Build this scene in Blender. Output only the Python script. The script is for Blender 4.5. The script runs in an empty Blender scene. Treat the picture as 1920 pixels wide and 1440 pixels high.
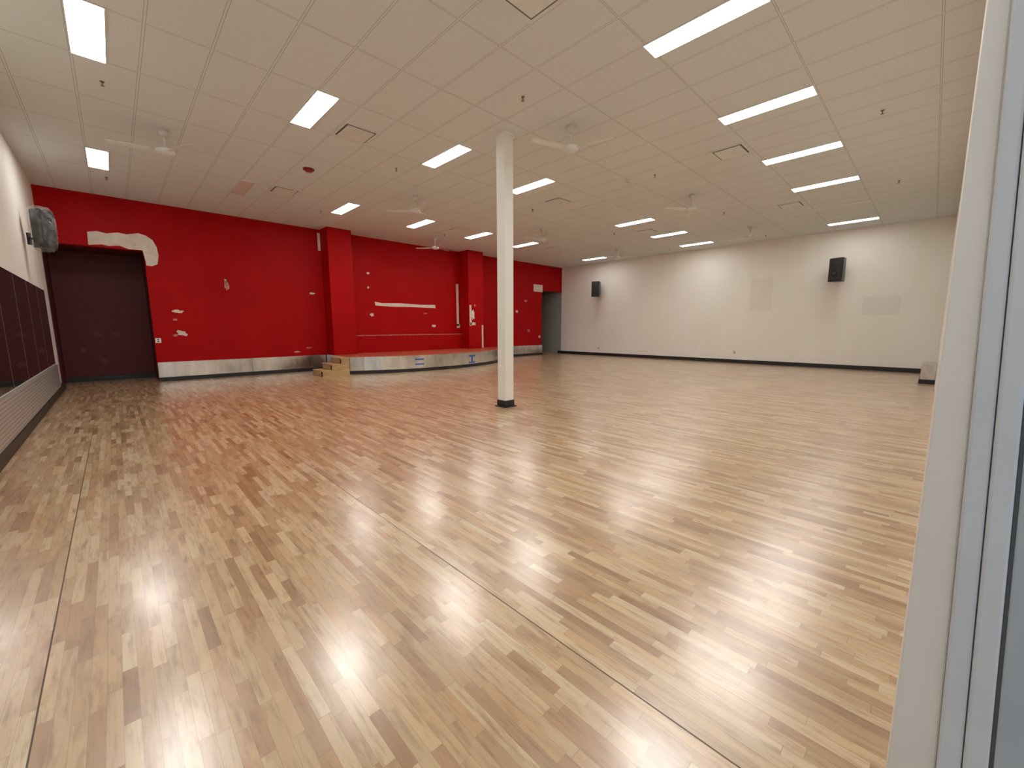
import bpy, bmesh, math, random
from mathutils import Vector, Matrix
random.seed(7)
S=bpy.context.scene
S.view_settings.view_transform='Standard'
S.view_settings.look='None'
S.view_settings.exposure=0.12
COL=S.collection
H=4.385; YN=13.66; XE=16.90; XW=-0.954; YS=-0.15

# ------------------------------------------------------------------ materials
def new_mat(name):
    m=bpy.data.materials.new(name); m.use_nodes=True
    nt=m.node_tree
    return m,nt,nt.nodes['Principled BSDF']
def N(nt,t,**kw):
    n=nt.nodes.new(t)
    for k,v in kw.items(): setattr(n,k,v)
    return n
def Mth(nt,op,a,b=None,c=None):
    n=nt.nodes.new('ShaderNodeMath'); n.operation=op
    for i,x in enumerate((a,b,c)):
        if x is None: continue
        if isinstance(x,(int,float)): n.inputs[i].default_value=x
        else: nt.links.new(x,n.inputs[i])
    return n.outputs[0]
def coords(nt,scale=(1,1,1)):
    tc=N(nt,'ShaderNodeTexCoord'); mp=N(nt,'ShaderNodeMapping')
    mp.inputs['Scale'].default_value=scale
    nt.links.new(tc.outputs['Object'],mp.inputs[0]); return mp.outputs[0]
def noise(nt,vec,scale,detail=4,rough=.5):
    n=N(nt,'ShaderNodeTexNoise'); n.inputs['Scale'].default_value=scale
    n.inputs['Detail'].default_value=detail; n.inputs['Roughness'].default_value=rough
    nt.links.new(vec,n.inputs['Vector']); return n.outputs['Fac']
def ramp(nt,fac,stops):
    r=N(nt,'ShaderNodeValToRGB'); e=r.color_ramp.elements
    while len(e)<len(stops): e.new(0.5)
    for i,(p,c) in enumerate(stops):
        e[i].position=p; e[i].color=(*c,1) if len(c)==3 else c
    nt.links.new(fac,r.inputs[0]); return r.outputs[0]
def mix(nt,fac,a,b,mode='MIX'):
    n=N(nt,'ShaderNodeMix',data_type='RGBA',blend_type=mode)
    for i,x in ((0,fac),(6,a),(7,b)):
        if isinstance(x,(int,float)): n.inputs[i].default_value=x
        elif isinstance(x,tuple): n.inputs[i].default_value=(*x,1)
        else: nt.links.new(x,n.inputs[i])
    return n.outputs[2]
def bump(nt,hgt,strength,dist,bs):
    b=N(nt,'ShaderNodeBump'); b.inputs['Strength'].default_value=strength; b.inputs['Distance'].default_value=dist
    nt.links.new(hgt,b.inputs['Height']); nt.links.new(b.outputs[0],bs.inputs['Normal'])
def simple(name,c1,c2=None,rough=.6,metal=0,scale=4,bmp=0,spec=None,alpha=None):
    m,nt,bs=new_mat(name)
    if c2 is None: c2=tuple(x*.9 for x in c1)
    v=coords(nt); f=noise(nt,v,scale)
    nt.links.new(ramp(nt,f,[(.35,c1),(.7,c2)]),bs.inputs['Base Color'])
    bs.inputs['Roughness'].default_value=rough; bs.inputs['Metallic'].default_value=metal
    if spec is not None: bs.inputs['Specular IOR Level'].default_value=spec
    if bmp: bump(nt,noise(nt,v,scale*12),bmp,.01,bs)
    if alpha is not None: bs.inputs['Alpha'].default_value=alpha
    return m

def floor_material():
    m,nt,bs=new_mat('maple_strip_floor')
    tc=N(nt,'ShaderNodeTexCoord'); sp=N(nt,'ShaderNodeSeparateXYZ')
    nt.links.new(tc.outputs['Object'],sp.inputs[0])
    x,y=sp.outputs[0],sp.outputs[1]
    W=1.582/36
    xs=Mth(nt,'DIVIDE',Mth(nt,'ADD',x,.325),W); row=Mth(nt,'FLOOR',xs); fx=Mth(nt,'FRACT',xs)
    wn=N(nt,'ShaderNodeTexWhiteNoise',noise_dimensions='1D'); nt.links.new(row,wn.inputs['W'])
    wn2=N(nt,'ShaderNodeTexWhiteNoise',noise_dimensions='1D'); nt.links.new(Mth(nt,'ADD',row,57.3),wn2.inputs['W'])
    ln=Mth(nt,'MULTIPLY_ADD',wn2.outputs['Value'],.28,.27)
    ys=Mth(nt,'ADD',Mth(nt,'DIVIDE',y,ln),Mth(nt,'MULTIPLY',wn.outputs['Value'],31.7))
    # vary joint spacing inside a row
    wob=Mth(nt,'MULTIPLY',Mth(nt,'SINE',Mth(nt,'MULTIPLY',ys,1.9)),.22)
    ys=Mth(nt,'ADD',ys,wob)
    pid=Mth(nt,'FLOOR',ys); fy=Mth(nt,'FRACT',ys)
    cmb=N(nt,'ShaderNodeCombineXYZ'); nt.links.new(row,cmb.inputs[0]); nt.links.new(pid,cmb.inputs[1])
    pw=N(nt,'ShaderNodeTexWhiteNoise',noise_dimensions='2D'); nt.links.new(cmb.outputs[0],pw.inputs['Vector'])
    pv=pw.outputs['Value']
    base=ramp(nt,pv,[(0.0,(.34,.185,.082)),(.07,(.42,.25,.118)),(.25,(.49,.315,.158)),(.55,(.56,.385,.207)),(.80,(.63,.455,.265)),(1.0,(.70,.545,.345))])
    # a second random value tints single boards rosy or greyish
    sc=N(nt,'ShaderNodeSeparateColor'); nt.links.new(pw.outputs['Color'],sc.inputs[0])
    tint=ramp(nt,sc.outputs[2],[(0,(1.04,.96,.88)),(.35,(1,1,1)),(.7,(1,1,1)),(1,(.94,.95,.96))])
    base=mix(nt,1.0,base,tint,'MULTIPLY')
    # grain, shifted for every strip
    gv=N(nt,'ShaderNodeVectorMath',operation='MULTIPLY_ADD')
    nt.links.new(tc.outputs['Object'],gv.inputs[0]); gv.inputs[1].default_value=(1,1,1)
    off=N(nt,'ShaderNodeVectorMath',operation='SCALE'); nt.links.new(pw.outputs['Color'],off.inputs[0]); off.inputs['Scale'].default_value=40
    nt.links.new(off.outputs[0],gv.inputs[2])
    mp=N(nt,'ShaderNodeMapping'); mp.inputs['Scale'].default_value=(48,4.5,1); nt.links.new(gv.outputs[0],mp.inputs[0])
    g=noise(nt,mp.outputs[0],1.0,6,.65)
    mp2=N(nt,'ShaderNodeMapping'); mp2.inputs['Scale'].default_value=(26,5.0,1); nt.links.new(gv.outputs[0],mp2.inputs[0])
    g2=noise(nt,mp2.outputs[0],1.0,4,.55)
    gcol=ramp(nt,g,[(.30,(.60,.51,.43)),(.48,(1,1,1)),(.72,(1.12,1.11,1.07))])
    c=mix(nt,.85,base,gcol,'MULTIPLY')
    streak=ramp(nt,g2,[(.54,(1,1,1)),(.72,(.58,.43,.33))])
    c=mix(nt,.7,c,streak,'MULTIPLY')
    # joints
    ex=Mth(nt,'MINIMUM',fx,Mth(nt,'SUBTRACT',1.0,fx)); gx=Mth(nt,'LESS_THAN',ex,.02)
    ey=Mth(nt,'MULTIPLY',Mth(nt,'MINIMUM',fy,Mth(nt,'SUBTRACT',1.0,fy)),ln); gy=Mth(nt,'LESS_THAN',ey,.0012)
    gap=Mth(nt,'MAXIMUM',gx,gy)
    # two expansion seams running along the strips
    s1=Mth(nt,'LESS_THAN',Mth(nt,'ABSOLUTE',Mth(nt,'SUBTRACT',x,1.257)),.0028)
    s2=Mth(nt,'LESS_THAN',Mth(nt,'ABSOLUTE',Mth(nt,'SUBTRACT',x,-.325)),.0028)
    seam=Mth(nt,'MAXIMUM',s1,s2)
    c=mix(nt,Mth(nt,'MULTIPLY',gap,.38),c,(.14,.08,.035))
    c=mix(nt,Mth(nt,'MULTIPLY',seam,.88),c,(.03,.018,.010))
    nt.links.new(c,bs.inputs['Base Color'])
    bs.inputs['Roughness'].default_value=.38
    bs.inputs['Specular IOR Level'].default_value=.5
    rn=noise(nt,tc.outputs['Object'],1.6,5,.6)
    rr=N(nt,'ShaderNodeMapRange'); nt.links.new(rn,rr.inputs[0]); rr.inputs['From Min'].default_value=.3; rr.inputs['From Max'].default_value=.7
    rr.inputs['To Min'].default_value=.205; rr.inputs['To Max'].default_value=.265
    nt.links.new(rr.outputs[0],bs.inputs['Coat Roughness'])
    nt.links.new(Mth(nt,'SUBTRACT',1.0,seam),bs.inputs['Coat Weight']); bs.inputs['Coat IOR'].default_value=2.1
    hg=Mth(nt,'SUBTRACT',Mth(nt,'MULTIPLY',pv,.2),Mth(nt,'MULTIPLY',gap,.6))
    hg=Mth(nt,'ADD',hg,Mth(nt,'MULTIPLY',g,.35))
    b=N(nt,'ShaderNodeBump'); b.inputs['Strength'].default_value=.12; b.inputs['Distance'].default_value=.002
    nt.links.new(hg,b.inputs['Height']); nt.links.new(b.outputs[0],bs.inputs['Normal'])
    wv=noise(nt,tc.outputs['Object'],5,3,.6)
    b2=N(nt,'ShaderNodeBump'); b2.inputs['Strength'].default_value=.5; b2.inputs['Distance'].default_value=.0025
    nt.links.new(wv,b2.inputs['Height']); nt.links.new(b.outputs[0],b2.inputs['Normal']); nt.links.new(b2.outputs[0],bs.inputs['Coat Normal'])
    return m

def ceiling_material():
    m,nt,bs=new_mat('suspended_ceiling_tiles')
    tc=N(nt,'ShaderNodeTexCoord'); sp=N(nt,'ShaderNodeSeparateXYZ'); nt.links.new(tc.outputs['Object'],sp.inputs[0])
    def line(o,off,period,wd):
        f=Mth(nt,'FRACT',Mth(nt,'ADD',Mth(nt,'DIVIDE',Mth(nt,'SUBTRACT',o,off),period),100.5))
        d=Mth(nt,'MULTIPLY',Mth(nt,'ABSOLUTE',Mth(nt,'SUBTRACT',f,.5)),period)
        return Mth(nt,'LESS_THAN',d,wd),Mth(nt,'LESS_THAN',d,wd+.005)
    a,a2=line(sp.outputs[0],-.04,.56,.010); b,b2=line(sp.outputs[1],5.83,1.12,.006)
    t=Mth(nt,'MAXIMUM',a,b); t2=Mth(nt,'MAXIMUM',a2,b2)
    n1=noise(nt,tc.outputs['Object'],70,3,.7); n2=noise(nt,tc.outputs['Object'],.5,3)
    c=ramp(nt,n1,[(.3,(.67,.695,.70)),(.6,(.745,.77,.775))])
    c=mix(nt,.2,c,ramp(nt,n2,[(.3,(.85,.85,.84)),(.7,(1,1,1))]),'MULTIPLY')
    c=mix(nt,t2,c,(.40,.40,.39)); c=mix(nt,t,c,(.70,.72,.72))  # dark edge lines paint the shadow beside the light grid bars
    nt.links.new(c,bs.inputs['Base Color']); bs.inputs['Roughness'].default_value=.85
    bs.inputs['Specular IOR Level'].default_value=.2
    bump(nt,n1,.15,.003,bs)
    return m
def perforated_material():
    m,nt,bs=new_mat('perforated_metal')
    tc=N(nt,'ShaderNodeTexCoord'); sp=N(nt,'ShaderNodeSeparateXYZ'); nt.links.new(tc.outputs['Object'],sp.inputs[0])
    def c(o): 
        f=Mth(nt,'FRACT',Mth(nt,'DIVIDE',o,.045)); return Mth(nt,'POWER',Mth(nt,'SUBTRACT',f,.5),2)
    r=Mth(nt,'ADD',c(sp.outputs[1]),c(sp.outputs[2])); h=Mth(nt,'LESS_THAN',r,.07)
    nt.links.new(mix(nt,h,(.62,.61,.59),(.20,.195,.19)),bs.inputs['Base Color'])
    bs.inputs['Roughness'].default_value=.35; bs.inputs['Metallic'].default_value=.6
    return m
def steel_material():
    m,nt,bs=new_mat('brushed_steel')
    v=coords(nt,(3,3,90)); f=noise(nt,v,1.5,5); f2=noise(nt,coords(nt,(1.6,1.6,.5)),1.4,4,.6)
    nt.links.new(ramp(nt,f2,[(.3,(.42,.415,.40)),(.5,(.64,.63,.61)),(.7,(.80,.79,.77))]),bs.inputs['Base Color'])
    rr=N(nt,'ShaderNodeMapRange'); nt.links.new(f,rr.inputs[0]); rr.inputs['To Min'].default_value=.14; rr.inputs['To Max'].default_value=.30
    nt.links.new(rr.outputs[0],bs.inputs['Roughness']); bs.inputs['Metallic'].default_value=1
    bump(nt,noise(nt,coords(nt,(1,1,.4)),2.2,3),.6,.035,bs)
    return m
def white_wall_material():
    m,nt,bs=new_mat('patchy_white_paint')
    v=coords(nt); f=noise(nt,v,.55,5,.6)
    vs=coords(nt,(1,2.2,.25)); f2=noise(nt,vs,1.0,3)
    c=ramp(nt,f,[(.3,(.885,.86,.805)),(.7,(.91,.89,.84))])
    c=mix(nt,.3,c,ramp(nt,f2,[(.4,(.95,.93,.91)),(.6,(1,1,1))]),'MULTIPLY')
    nt.links.new(c,bs.inputs['Base Color']); bs.inputs['Roughness'].default_value=.55
    bump(nt,noise(nt,v,60),.08,.004,bs); return m
def red_material():
    m,nt,bs=new_mat('red_wall_paint')
    v=coords(nt); f=noise(nt,v,1.1,4,.55)
    nt.links.new(ramp(nt,f,[(.3,(.36,.002,.003)),(.7,(.42,.003,.004))]),bs.inputs['Base Color'])
    bs.inputs['Roughness'].default_value=.5; bs.inputs['Specular IOR Level'].default_value=.1
    bump(nt,noise(nt,v,50),.08,.004,bs); return m
def emis(name,col,st):
    m=bpy.data.materials.new(name); m.use_nodes=True; nt=m.node_tree; nt.nodes.clear()
    e=nt.nodes.new('ShaderNodeEmission'); o=nt.nodes.new('ShaderNodeOutputMaterial')
    e.inputs[0].default_value=(*col,1); e.inputs[1].default_value=st
    nt.links.new(e.outputs[0],o.inputs[0]); return m
def wood_step_material():
    m,nt,bs=new_mat('raw_pine')
    v=coords(nt,(2,14,14)); f=noise(nt,v,1.6,5)
    nt.links.new(ramp(nt,f,[(.3,(.44,.27,.12)),(.7,(.60,.41,.21))]),bs.inputs['Base Color']); bs.inputs['Roughness'].default_value=.5; return m
M=dict(
 floor=floor_material(), ceil=ceiling_material(), red=red_material(), white=white_wall_material(), perf=perforated_material(), steel=steel_material(),
 filler=simple('wall_filler',(.76,.70,.62),(.68,.56,.48),.8,scale=7), filler_pink=simple('thin_filler',(.44,.09,.075),(.60,.40,.34),.8,scale=12),
 maroon=simple('dark_maroon_paint',(.090,.005,.007),(.075,.004,.006),.6), maroon_patch=simple('maroon_patch',(.15,.035,.032),None,.8),  # recess walls: red wall with the shade darkened into its colour
 black=simple('black_vinyl',(.012,.012,.014),None,.45), shade=simple('beige_touch_up',(.82,.785,.73),(.84,.81,.755),.6), 
 colm=simple('column_white',(.84,.83,.80),(.81,.80,.77),.5), fan=simple('fan_enamel',(.74,.74,.72),None,.4),
 frame=simple('white_steel',(.74,.75,.74),None,.5), dark=simple('dark_slot',(.12,.11,.095),None,.8),
 lens_off=simple('unlit_lens',(.66,.67,.65),(.69,.70,.68),.35), lens_pink=simple('unlit_lens_pinkish',(.68,.62,.60),(.70,.65,.63),.35),  # pinkish lens: dim reddish reflection painted into its colour
 spk=simple('speaker_black',(.02,.02,.022),None,.35), grille=simple('speaker_grille',(.035,.035,.037),None,.5,metal=.5,scale=60,bmp=.5),
 pine=wood_step_material(), tape=simple('blue_tape',(.02,.10,.50),None,.6), brass=simple('sprinkler_metal',(.25,.22,.18),None,.4,metal=.6),
 alarm=simple('alarm_red',(.30,.02,.015),None,.4), plate=simple('outlet_plate',(.82,.80,.76),None,.4),
 jamb=simple('jamb_cream',(.76,.745,.70),(.71,.695,.655),.45,scale=3), blue=simple('door_bluish_white',(.60,.645,.68),(.54,.59,.63),.4,scale=3), gasket=simple('rubber_gasket',(.07,.08,.09),None,.6),  # both bluish door colours: cool daylight painted onto a white leaf
 bluegrey=simple('door_bluish_grey',(.40,.46,.51),(.35,.41,.46),.4,scale=3), corr=simple('corridor_paint',(.36,.355,.34),None,.7), corr_dark=simple('corridor_dark_paint',(.08,.075,.07),None,.7),  # corridor shade painted in as a darker copy of its wall colour
 redwood=simple('stage_deck_lacquer',(.50,.10,.05),(.42,.08,.04),.4,scale=3), strip=simple('dark_mirror_channel',(.16,.10,.10),None,.5),  # deck red stands in for the red wall reflected in the wood
 lens=emis('lit_diffuser',(1.0,.98,.935),29.5), lens_dim=emis('lit_diffuser_soft',(1.0,.98,.935),17.0))
m,nt,bs=new_mat('mirror_glass'); bs.inputs['Metallic'].default_value=1; bs.inputs['Roughness'].default_value=.02
nt.links.new(ramp(nt,noise(nt,coords(nt),2),[(.3,(.70,.66,.66)),(.7,(.74,.70,.70))]),bs.inputs['Base Color']); M['mirror']=m
m,nt,bs=new_mat('clear_plastic_wrap'); v=coords(nt); f=noise(nt,v,5,5,.65)
nt.links.new(ramp(nt,f,[(.4,(.45,.45,.44)),(.7,(.65,.65,.65))]),bs.inputs['Base Color'])
nt.links.new(ramp(nt,f,[(.42,(.07,.07,.07)),(.70,(.32,.32,.32))]),bs.inputs['Alpha']); bs.inputs['Roughness'].default_value=.15
bump(nt,f,.9,.06,bs); M['wrap']=m

# ------------------------------------------------------------------ mesh builder
class MB:
    def __init__(s): s.bm=bmesh.new(); s.mats=[]
    def mi(s,m):
        if m not in s.mats: s.mats.append(m)
        return s.mats.index(m)
    def box(s,x0,x1,y0,y1,z0,z1,m):
        i=s.mi(m); v=[s.bm.verts.new(p) for p in [(x0,y0,z0),(x1,y0,z0),(x1,y1,z0),(x0,y1,z0),(x0,y0,z1),(x1,y0,z1),(x1,y1,z1),(x0,y1,z1)]]
        for f in [(0,3,2,1),(4,5,6,7),(0,1,5,4),(1,2,6,5),(2,3,7,6),(3,0,4,7)]:
            s.bm.faces.new([v[k] for k in f]).material_index=i
        return s
    def poly(s,pts,m):
        s.bm.faces.new([s.bm.verts.new(p) for p in pts]).material_index=s.mi(m); return s
    def prism(s,pts,z0,z1,m,top=None):
        i=s.mi(m); a=[s.bm.verts.new((x,y,z0)) for x,y in pts]; b=[s.bm.verts.new((x,y,z1)) for x,y in pts]; n=len(pts)
        for k in range(n): s.bm.faces.new([a[k],a[(k+1)%n],b[(k+1)%n],b[k]]).material_index=i
        s.bm.faces.new(a[::-1]).material_index=i
        s.bm.faces.new(b).material_index=s.mi(top) if top else i; return s
    def lathe(s,prof,m,n=24,c=(0,0,0)):
        i=s.mi(m); rings=[]
        for r,z in prof:
            r=max(r,.0004)
            rings.append([s.bm.verts.new((c[0]+r*math.cos(2*math.pi*k/n),c[1]+r*math.sin(2*math.pi*k/n),c[2]+z)) for k in range(n)])
        for a,b in zip(rings,rings[1:]):
            for k in range(n):
                f=s.bm.faces.new([a[k],a[(k+1)%n],b[(k+1)%n],b[k]]); f.material_index=i; f.smooth=True
        for rg in (rings[0],rings[-1]): s.bm.faces.new(rg).material_index=i
        return s
    def obj(s,name,parent=None,bevel=0,loc=(0,0,0)):
        bmesh.ops.recalc_face_normals(s.bm,faces=[f for f in s.bm.faces])
        me=bpy.data.meshes.new(name); s.bm.to_mesh(me); s.bm.free()
        for m in s.mats: me.materials.append(m)
        o=bpy.data.objects.new(name,me); COL.objects.link(o); o.location=loc
        if parent: o.parent=parent
        if bevel:
            b=o.modifiers.new('bev','BEVEL'); b.width=bevel; b.segments=2; b.limit_method='ANGLE'
        return o
def empty(name,loc,label,cat,group=None,rot=0):
    e=bpy.data.objects.new(name,None); e.empty_display_size=.1; COL.objects.link(e); e.location=loc; e.rotation_euler[2]=rot
    tag(e,label,cat,group); return e
def tag(o,label,cat,group=None):
    o['label']=label; o['category']=cat
    if group: o['group']=group
def struct(o): o['kind']='structure'; return o
def copy_thing(e,loc,rot=None,label=None):
    n=e.copy(); COL.objects.link(n); n.location=loc
    if rot is not None: n.rotation_euler[2]=rot
    if label: n['label']=label
    def rec(src,dst):
        for c in src.children:
            k=c.copy(); COL.objects.link(k); k.parent=dst; rec(c,k)
    rec(e,n); return n

# ------------------------------------------------------------------ room shell
struct(MB().box(XW-.2,XE+.2,-1.2,YN+5.2,-.1,0,M['floor']).obj('floor'))
struct(MB().box(XW-.2,XE+.2,-.35,YN+.2,H,H+.1,M['ceil']).obj('ceiling'))
def blob(mb,cx,cz,w,h,m,y,seed=0,jit=.33,n=18):
    r=random.Random(seed); pts=[]
    for k in range(n):
        a=2*math.pi*k/n; q=.9+(r.random()-.5)*2*jit
        ca,sa=math.cos(a),math.sin(a)
        pts.append((cx+w/2*q*math.copysign(abs(ca)**.8,ca),y,cz+h/2*q*math.copysign(abs(sa)**.8,sa)))
    mb.poly(pts,m)
nw=MB()
R=M['red']
nw.box(XW-.2,.72,YN,YN+.2,3.22,H,R); nw.box(.72,15.35,YN,YN+.2,0,H,R); nw.box(15.35,XE+.2,YN,YN+.2,3.16,H,R)
y=YN-.004; F=M['filler']; P=M['filler_pink']
# big white repair over the doorway: strip turning down with a rounded corner
nw.poly([(-.22,y,3.24),(.0,y,3.28),(.12,y,3.26),(.30,y,3.29),(.45,y,3.23),(.70,y,3.235),(.73,y,3.0),(.74,y,2.88),(.84,y,2.87),(.95,y,2.93),(.99,y,3.15),(.97,y,3.35),(.91,y,3.50),(.80,y,3.59),(.66,y,3.63),(.45,y,3.57),(.3,y,3.59),(.1,y,3.54),(-.05,y,3.57),(-.21,y,3.53)],F)
nw.poly([(6.64,y,2.12),(7.3,y,2.10),(8.1,y,2.12),(9.12,y,2.10),(9.10,y,2.23),(8.4,y,2.21),(7.6,y,2.235),(6.9,y,2.21),(6.62,y,2.25)],F)
for i,(cx,cz,w,h,m) in enumerate([(2.35,2.51,.10,.26,P),(2.33,2.62,.05,.14,F),(1.23,1.78,.22,.08,F),(1.17,1.57,.10,.06,P),(1.28,1.22,.22,.16,F),(1.14,1.16,.10,.06,P),(4.57,2.42,.16,.07,F),(4.0,.62,.22,.06,P),(4.37,.73,.18,.06,P),
   (6.43,3.2,.12,.08,F),(6.41,2.72,.08,.07,F),(6.49,1.8,.14,.12,F),(9.02,1.42,.18,.12,F),(8.64,1.89,.18,.06,P),(14.2,2.6,.22,.12,P),(12.6,1.7,.2,.15,P),(13.6,2.1,.18,.12,F),(14.4,1.2,.2,.12,P),(13.2,.9,.16,.1,P)]):
    blob(nw,cx,cz,w,h,m,y,i)
nw.box(14.75,15.4,YN-.006,YN,3.08,3.42,F)
nw.box(4.83,4.91,YN-.006,YN,3.75,4.28,F)
nw.box(10.13,10.24,YN-.006,YN,1.42,3.1,F); nw.box(10.13,10.28,YN-.006,YN,1.34,1.50,F); 
struct(nw.obj('wall_north'))
# pilasters standing on the stage deck
for n_,(xa,xb,yy) in enumerate([(4.92,5.66,13.08),(10.29,11.06,13.06)]):
    p_=MB().box(xa,xb,yy,YN-.001,.502,H,R)
    if n_==1:
        p_.box(10.33,10.42,yy-.006,yy,1.42,2.25,F); p_.box(10.36,10.62,yy-.006,yy,1.45,1.56,F); p_.box(10.96,11.04,yy-.006,yy,.52,1.45,F)
        blob(p_,10.50,1.86,.20,.34,F,yy-.008,91); blob(p_,10.6,2.25,.1,.08,P,yy-.004,93)
    struct(p_.obj('wall_pilaster'))
# ledge between pilasters above the stage
struct(MB().box(5.665,10.285,YN-.16,YN-.001,.502,1.08,R).box(5.665,10.285,YN-.165,YN-.001,1.08,1.10,M['filler_pink']).obj('trim_1'))
# dark recess behind left doorway
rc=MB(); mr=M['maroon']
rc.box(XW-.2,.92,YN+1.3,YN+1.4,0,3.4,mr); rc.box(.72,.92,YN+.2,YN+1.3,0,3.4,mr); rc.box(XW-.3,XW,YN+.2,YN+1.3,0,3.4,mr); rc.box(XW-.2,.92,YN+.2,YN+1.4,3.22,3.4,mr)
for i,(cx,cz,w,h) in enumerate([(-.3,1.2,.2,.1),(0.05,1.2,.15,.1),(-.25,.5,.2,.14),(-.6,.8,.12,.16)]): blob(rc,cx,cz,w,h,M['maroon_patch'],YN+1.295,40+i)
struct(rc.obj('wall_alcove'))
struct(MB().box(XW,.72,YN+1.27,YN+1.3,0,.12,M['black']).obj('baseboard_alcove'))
# corridor behind right doorway
cr=MB(); cm=M['corr']; cd_=M['corr_dark']
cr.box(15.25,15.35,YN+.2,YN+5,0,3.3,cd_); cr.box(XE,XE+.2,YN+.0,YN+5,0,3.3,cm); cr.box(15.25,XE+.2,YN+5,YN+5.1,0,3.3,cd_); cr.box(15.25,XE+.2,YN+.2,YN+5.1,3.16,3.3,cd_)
struct(cr.obj('wall_corridor'))
# white east wall
ew=MB().box(XE,XE+.2,-.35,YN,0,H,M['white'])
def xrect(y0,y1,z0,z1,m): ew.box(XE-.004,XE,y0,y1,z0,z1,m)
xrect(4.1,4.8,1.95,3.1,M['shade']); xrect(.75,1.62,1.72,2.27,M['shade'])
struct(ew.obj('wall_east'))
# west wall
struct(MB().box(XW-.2,XW,-.35,YN,0,H,M['white']).obj('wall_west'))
# south wall around entrance
struct(MB().box(1.42,XE+.2,YS-.2,YS,0,H,M['white']).box(XW-.2,-.75,YS-.2,YS,0,H,M['white']).box(-.75,1.42,YS-.2,YS,2.75,H,M['white']).obj('wall_south'))
B=M['black']
struct(MB().box(XE-.03,XE,YS,YN+.2,0,.13,B).obj('baseboard_east',bevel=.004))
struct(MB().box(XW,XW+.06,-.1,YN,0,.13,B).obj('baseboard_west',bevel=.004))
struct(MB().box(.72,4.85,YN-.07,YN,0,.10,B).obj('baseboard_north',bevel=.004))
struct(MB().box(12.72,15.35,YN-.07,YN,0,.10,B).obj('baseboard_north.001',bevel=.004))

# metal kick panels
def kick(x0,x1):
    o=MB().box(x0,x1,YN-.055,YN-.003,.102,.49,M['steel']).obj('kick_panel',bevel=.003)
    tag(o,'brushed steel kick panel along the red wall','wall panel','steel kick panels'); return o
kick(.72,2.78);kick(2.785,4.84);kick(12.72,15.35)
o=MB().box(XW+.003,XW+.045,-.1,12.78,.132,.60,M['perf']).obj('perforated_panel',bevel=.003)
tag(o,'perforated grey metal panel below the mirrors','wall panel')
yy=12.8
while yy>0.2:
    e=empty('wall_mirror',(XW,yy-.625,.62),'tall dark frameless mirror panel on the white wall','mirror','wall mirrors')
    MB().box(.003,.014,-.621,.621,0,1.5,M['mirror']).obj('glass',e)
    MB().box(.0,.016,-.625,-.621,0,1.5,M['strip']).obj('trim_strip',e)
    yy-=1.25

# ------------------------------------------------------------------ stage
arc=[(4.85,11.78),(5.2,11.58),(5.7,11.36),(6.3,11.16),(6.9,11.05),(7.5,11.0),(8.1,11.02),(8.7,11.09),(9.2,11.2),(9.7,11.34),(10.2,11.52),(10.7,11.75),(11.2,12.05),(11.6,12.35),(12.0,12.72),(12.35,13.1),(12.7,13.655)]
def shrink(d): 
    out=[]
    for i,(x,y) in enumerate(arc):
        a=Vector(arc[max(i-1,0)]);b=Vector(arc[min(i+1,len(arc)-1)]);t=(b-a).normalized(); n=Vector((-t.y,t.x))
        out.append((x+n.x*d,y+n.y*d))
    out[0]=(4.85+d*.6,out[0][1]); out[-1]=(out[-1][0],13.655); return out
def full(d): return shrink(d)+[(4.85+d*.6,13.655)]
st=empty('stage',(0,0,0),'low curved stage with brushed steel front and red-brown deck','stage')
MB().prism(full(.012),.10,.485,M['steel']).obj('front_panel',st)
MB().prism(full(.0),0,.10,M['black']).obj('base_strip',st)
MB().prism(full(.004),.485,.50,M['steel'],top=M['redwood']).obj('deck',st)
def tape(xa,xb,z0,z1):
    mb=MB()
    def yat(x):
        A=shrink(.012)
        for p,q in zip(A,A[1:]):
            if p[0]<=x<=q[0]: return p[1]+(q[1]-p[1])*(x-p[0])/(q[0]-p[0])-.008
        return 11.0
    mb.poly([(xa,yat(xa),z0),(xb,yat(xb),z0),(xb,yat(xb),z1),(xa,yat(xa),z1)],M['tape'])
    mb.obj('tape_mark',st)['label']='blue painter tape strip'
tape(6.62,6.90,.355,.395);tape(6.62,6.90,.205,.245)
tape(8.74,9.05,.35,.395);tape(8.74,9.05,.13,.175);tape(8.87,8.925,.175,.35)
# steps
sp=empty('step_stool',(4.84,12.12,0),'raw pine three-step stair beside the stage','stairs')
for i in range(3):
    x0=-.80+.265*i
    MB().box(x0,0 if i==2 else x0+.28,-.36,.36,.165*(i+1)-.03,.165*(i+1),M['pine']).obj('tread',sp,bevel=.004)
    MB().box(x0+.015,x0+.035,-.34,.34,.165*i,.165*(i+1)-.03,M['pine']).obj('riser',sp)
for yy in (-.34,.31):
    mb=MB(); pts=[(-.785,0),(-.785,.135),(-.52,.135),(-.52,.30),(-.255,.30),(-.255,.465),(0,.465),(0,0)]
    a=[mb.bm.verts.new((x,yy,z)) for x,z in pts]; b=[mb.bm.verts.new((x,yy+.03,z)) for x,z in pts]; i=mb.mi(M['pine'])
    mb.bm.faces.new(a); mb.bm.faces.new(b[::-1])
    for k in range(len(pts)): mb.bm.faces.new([a[k],b[k],b[(k+1)%8],a[(k+1)%8]])
    mb.obj('stringer',sp)

# ------------------------------------------------------------------ column
c=empty('support_column',(4.76,5.05,0),'square white steel column with black base trim','column')
MB().box(-.096,.096,-.096,.096,.0,H-.02,M['colm']).obj('shaft',c,bevel=.006)
MB().box(-.125,.125,-.125,.125,H-.035,H,M['colm']).obj('cap',c,bevel=.003)
MB().box(-.106,.106,-.106,.106,.012,.115,B).box(-.135,.135,-.135,.135,0,.014,B).obj('base_trim',c,bevel=.002)

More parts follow.
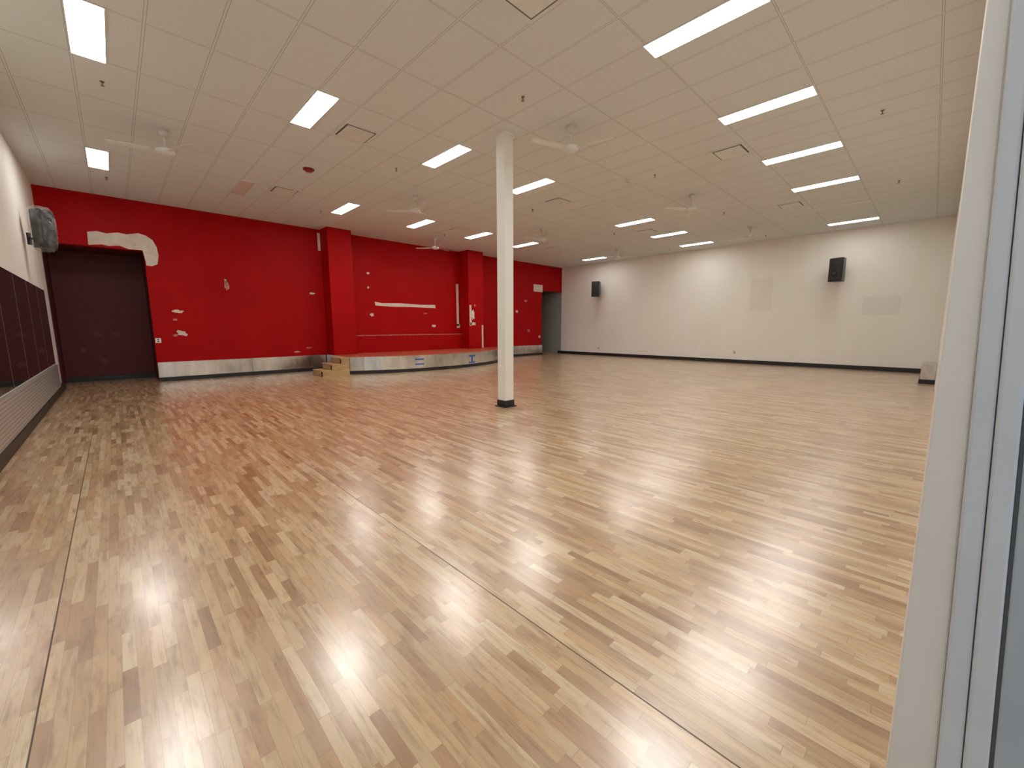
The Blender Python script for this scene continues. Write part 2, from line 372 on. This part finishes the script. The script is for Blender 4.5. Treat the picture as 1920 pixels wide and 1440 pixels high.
# ------------------------------------------------------------------ lights
def fixture(x,y,lensmat,label):
    e=empty('ceiling_light',(x,y,H),label,'ceiling light','recessed ceiling lights')
    w,l=.135,.565
    MB().box(-w-.012,-w,-l-.01,l+.01,-.012,0,M['frame']).box(w,w+.012,-l-.01,l+.01,-.012,0,M['frame']).box(-w,w,-l-.012,-l,-.012,0,M['frame']).box(-w,w,l,l+.012,-.012,0,M['frame']).obj('housing',e)
    MB().box(-w,w,-l,l,-.008,-.001,lensmat).obj('diffuser',e); return e
lit='lit slim rectangular ceiling light glowing white'; off='unlit slim rectangular ceiling light'
xs=[.10,2.32,4.57,6.79,9.0,11.22,13.44,15.68]
base=fixture(xs[0],6.39,M['lens'],lit)
for j,yy in enumerate((1.93,6.39,10.85)):
    for i,x in enumerate(xs):
        if (i,j)==(0,1): continue
        if (i,j) in ((1,2),(4,1),(6,0),(6,2)):
            fixture(x,yy,M['lens_pink'] if (i,j)==(1,2) else M['lens_off'],off)
        elif i==7: fixture(x,yy,M['lens_dim'],lit)
        else: copy_thing(base,(x,yy,H))
# vents
ve=empty('air_vent',(3.04,6.65,H),'square white ceiling air diffuser with dark slot','air vent','ceiling air vents')
a=.25
MB().box(-a-.02,a+.02,-a-.02,-a+.015,-.01,0,M['frame']).box(-a-.02,a+.02,a-.015,a+.02,-.01,0,M['frame']).box(-a-.02,-a+.015,-a+.015,a-.015,-.01,0,M['frame']).box(a-.015,a+.02,-a+.015,a-.015,-.01,0,M['frame']).obj('frame',ve)
MB().box(-a+.015,a-.015,-a+.015,a-.015,-.004,-.001,M['dark']).obj('slot',ve)
MB().box(-.21,.21,-.21,.21,-.022,-.006,M['frame']).obj('center_plate',ve,bevel=.004)
for p in [(3.04,10.42),(8.04,2.77),(12.5,2.8),(8.04,6.67),(8.04,10.6),(12.5,6.65),(12.5,10.55),(3.04,2.85)]: copy_thing(ve,(*p,H))
# fans
fn=empty('ceiling_fan',(.85,8.6,H),'white three-blade industrial ceiling fan','ceiling fan','white ceiling fans')
MB().lathe([(.0,0),(.065,0),(.06,-.05),(.03,-.09),(.0,-.09)],M['fan']).obj('canopy',fn)
MB().lathe([(.014,-.07),(.014,-.29)],M['fan'],12).obj('rod',fn)
MB().lathe([(.0,-.26),(.05,-.265),(.105,-.28),(.125,-.30),(.125,-.33),(.09,-.36),(.03,-.375),(.0,-.375)],M['fan']).obj('motor',fn)
for k in range(3):
    mb=MB(); i=mb.mi(M['fan']); n=8; rows=[]
    for q in range(n+1):
        t=q/n; r=.11+.56*t; wd=.036+.014*math.sin(t*math.pi) ; tw=.3*(1-.4*t)
        rows.append([mb.bm.verts.new((r,s*wd,-.32+s*wd*tw+dz)) for s,dz in ((-1,0),(1,0),(1,-.005),(-1,-.005))])
    for A,Bq in zip(rows,rows[1:]):
        for j in range(4): mb.bm.faces.new([A[j],A[(j+1)%4],Bq[(j+1)%4],Bq[j]])
    mb.bm.faces.new(rows[0]); mb.bm.faces.new(rows[-1][::-1])
    b=mb.obj('blade',fn); b.rotation_euler[2]=2*math.pi*k/3
for p,r in [((5.3,4.15),.75),((5.35,8.75),.3),((9.9,8.8),.9),((9.9,4.2),.5),((14.25,4.2),1.4),((8.2,12.2),.2),((14.4,8.9),.6)]: copy_thing(fn,(*p,H),r)
fn.rotation_euler[2]=.9
# sprinklers
sk=empty('fire_sprinkler',(.2,7.5,H),'small metal fire sprinkler head in ceiling','fire sprinkler','ceiling fire sprinklers')
MB().lathe([(.0,0),(.024,0),(.02,-.01),(.0,-.01)],M['brass'],16).obj('escutcheon',sk)
MB().lathe([(.006,-.008),(.007,-.03),(.004,-.045),(.020,-.047),(.018,-.052),(.0,-.052)],M['brass'],12).obj('head',sk)
for p in [(4.2,4.1),(8.1,.8),(4.2,7.5),(8.1,4.2),(.2,12.0),(12.1,.8),(12.0,4.2),(8.1,7.55),(12.0,7.55),(4.2,11.5),(8.1,11.5),(12.0,11.4),(15.9,4.2),(15.9,7.5)]: copy_thing(sk,(*p,H))
al=empty('smoke_alarm',(3.0,8.7,H),'round dark red fire alarm on the ceiling','fire alarm')
MB().lathe([(.0,0),(.10,0),(.10,-.02),(.0,-.02)],M['alarm']).obj('base_plate',al); MB().lathe([(.075,-.018),(.06,-.05),(.0,-.055)],M['alarm']).obj('dome',al)
al=empty('smoke_alarm',(8.05,4.7,H),'round white smoke detector on the ceiling','smoke detector')
MB().lathe([(.0,0),(.11,0),(.10,-.02),(.0,-.02)],M['frame']).obj('base_plate',al); MB().lathe([(.08,-.018),(.065,-.045),(.0,-.05)],M['frame']).obj('dome',al)

# ------------------------------------------------------------------ speakers (front faces local -Y, hangs off wall at local +Y)
def speaker(loc,rot,label,wrap,s=(1,1,1),arm=.40,side=False):
    e=empty('wall_speaker',loc,label,'speaker','wall speakers',rot)
    e.scale=s
    pts=[(-.20,-.16),(-.15,-.205),(.15,-.205),(.20,-.16),(.15,.16),(.12,.18),(-.12,.18),(-.15,.16)]
    MB().prism(pts,-.38,.38,M['spk']).obj('cabinet',e,bevel=.03)
    MB().box(-.165,.165,-.222,-.200,-.34,.34,M['grille']).obj('grille',e,bevel=.01)
    r=MB(); r.lathe([(.105,0),(.11,-.006),(.095,-.012),(.03,.01),(.0,.01)],M['spk'],28); w=r.obj('woofer',e); w.rotation_euler[0]=math.pi/2; w.location=(0,-.222,-.14)
    r=MB(); r.box(-.09,.09,-.006,.006,-.05,.05,M['spk']); w=r.obj('horn',e,bevel=.004); w.location=(0,-.225,.2)
    MB().box(-.02,.02,.16,arm,-.20,-.16,M['spk']).box(-.05,.05,arm-.03,arm,-.30,-.06,M['spk']).box(-.03,.03,.15,.19,-.24,-.12,M['spk']).obj('bracket',e,bevel=.003)
    if wrap:
        mb=MB(); i=mb.mi(M['wrap']); nz,na=26,36; rr=random.Random(3); rings=[]
        for q in range(nz+1):
            z=-.44+.88*q/nz; u=abs(2*q/nz-1); pin=1-.38*u**5
            ring=[]
            for k in range(na):
                an=2*math.pi*k/na; ca,sa=math.cos(an),math.sin(an)
                rx=.235*math.copysign(abs(ca)**.55,ca); ry=.235*math.copysign(abs(sa)**.55,sa)
                fold=1+.05*math.sin(9*an+6*z*5)+(rr.random()-.5)*.09
                ring.append(mb.bm.verts.new((rx*pin*fold,(ry-.01)*pin*fold,z+(rr.random()-.5)*.02)))
            rings.append(ring)
        for A,Bq in zip(rings,rings[1:]):
            for k in range(na): mb.bm.faces.new([A[k],A[(k+1)%na],Bq[(k+1)%na],Bq[k]]).material_index=i
        mb.bm.faces.new(rings[0]); mb.bm.faces.new(rings[-1])
        mb.obj('plastic_wrap',e)['label']='crumpled clear plastic wrap'
    return e
speaker((-.715,11.0,3.06),math.radians(40),'black loudspeaker wrapped in clear plastic on white wall',True,(.60,.60,.84),.50)
speaker((XE-.40,11.25,3.13),math.radians(-90+14),'black wall loudspeaker on bracket, near the corner',False,(.95,.95,.92),.42)
speaker((XE-.40,2.27,3.12),math.radians(-90-14),'black wall loudspeaker on bracket, tilted',False,(.95,.95,.95),.42)

# outlets
def outlet(loc,rot):
    e=empty('wall_outlet',loc,'small white electrical wall outlet','outlet','wall outlets',rot)
    MB().box(-.055,.055,-.008,0,-.06,.06,M['plate']).obj('cover_plate',e,bevel=.002)
    MB().box(-.02,.02,-.011,-.008,.008,.04,M['dark']).obj('socket',e)
    MB().box(-.02,.02,-.011,-.008,-.04,-.008,M['dark']).obj('socket',e)
outlet((.79,YN,1.04),0); outlet((XE,11.3,.35),-math.pi/2); outlet((XE,5.2,.4),-math.pi/2); outlet((15.2,YN,.9),0)
# low steel block on the south wall
e=empty('wall_plinth',(14.4,YS,0),'low steel-clad plinth with black base','plinth')
MB().box(-.6,.6,.002,.26,.10,.46,M['steel']).obj('panel',e,bevel=.003); MB().box(-.62,.62,.002,.28,0,.10,B).obj('base_strip',e)

# ------------------------------------------------------------------ door jamb and door leaf beside the camera
def slant(x0,x1,yb0,yb1,yt0,yt1,z0,z1,m,mb=None):
    mb=mb or MB(); i=mb.mi(m)
    v=[mb.bm.verts.new(p) for p in [(x0,yb0,z0),(x1,yb0,z0),(x1,yb1,z0),(x0,yb1,z0),(x0,yt0,z1),(x1,yt0,z1),(x1,yt1,z1),(x0,yt1,z1)]]
    for f in [(0,3,2,1),(4,5,6,7),(0,1,5,4),(1,2,6,5),(2,3,7,6),(3,0,4,7)]: mb.bm.faces.new([v[k] for k in f]).material_index=i
    return mb
o=slant(1.2,1.30,-.112,-.026,-.012,-.004,0,2.75,M['jamb']); 
struct(o.obj('door_1',bevel=.008))
ZT=2.6
dl=empty('glass_door',(1.2,-.15,0),'open bluish-white framed glass door at the entrance','door')
def part(mb,name,bev=0.0):
    ob=mb.obj(name,dl,bevel=bev); ob.location=(-1.2,.15,0); return ob
part(slant(1.19,1.3,-.150,-.112,-.038,-.016,0,ZT,M['blue']),'stile',.005)
part(slant(1.186,1.3,-.188,-.151,-.064,-.039,0,ZT,M['blue']),'rail',.005)
part(slant(1.189,1.3,-.193,-.188,-.069,-.064,0,ZT,M['gasket']),'gasket')
part(slant(1.187,1.3,-.6,-.193,-.45,-.069,0,ZT,M['bluegrey']),'edge_panel',.003)

# ------------------------------------------------------------------ world / camera
w=bpy.data.worlds.new('world'); S.world=w; w.use_nodes=True
w.node_tree.nodes['Background'].inputs[0].default_value=(.80,.90,1.0,1); w.node_tree.nodes['Background'].inputs[1].default_value=.75
a,t,r=.77151,.1381,-.00177
Rv=Vector((math.cos(a),-math.sin(a),0)); Fv=Vector((math.sin(a)*math.cos(t),math.cos(a)*math.cos(t),-math.sin(t))); Uv=Rv.cross(Fv)
R2=math.cos(r)*Rv+math.sin(r)*Uv; U2=-math.sin(r)*Rv+math.cos(r)*Uv
cd=bpy.data.cameras.new('camera'); co=bpy.data.objects.new('camera',cd); COL.objects.link(co)
cd.sensor_width=36; cd.lens=761.567/1920*36; cd.clip_start=.02
mw=Matrix((R2,U2,-Fv)).transposed().to_4x4(); mw.translation=Vector((0,0,1.35)); co.matrix_world=mw
S.camera=co
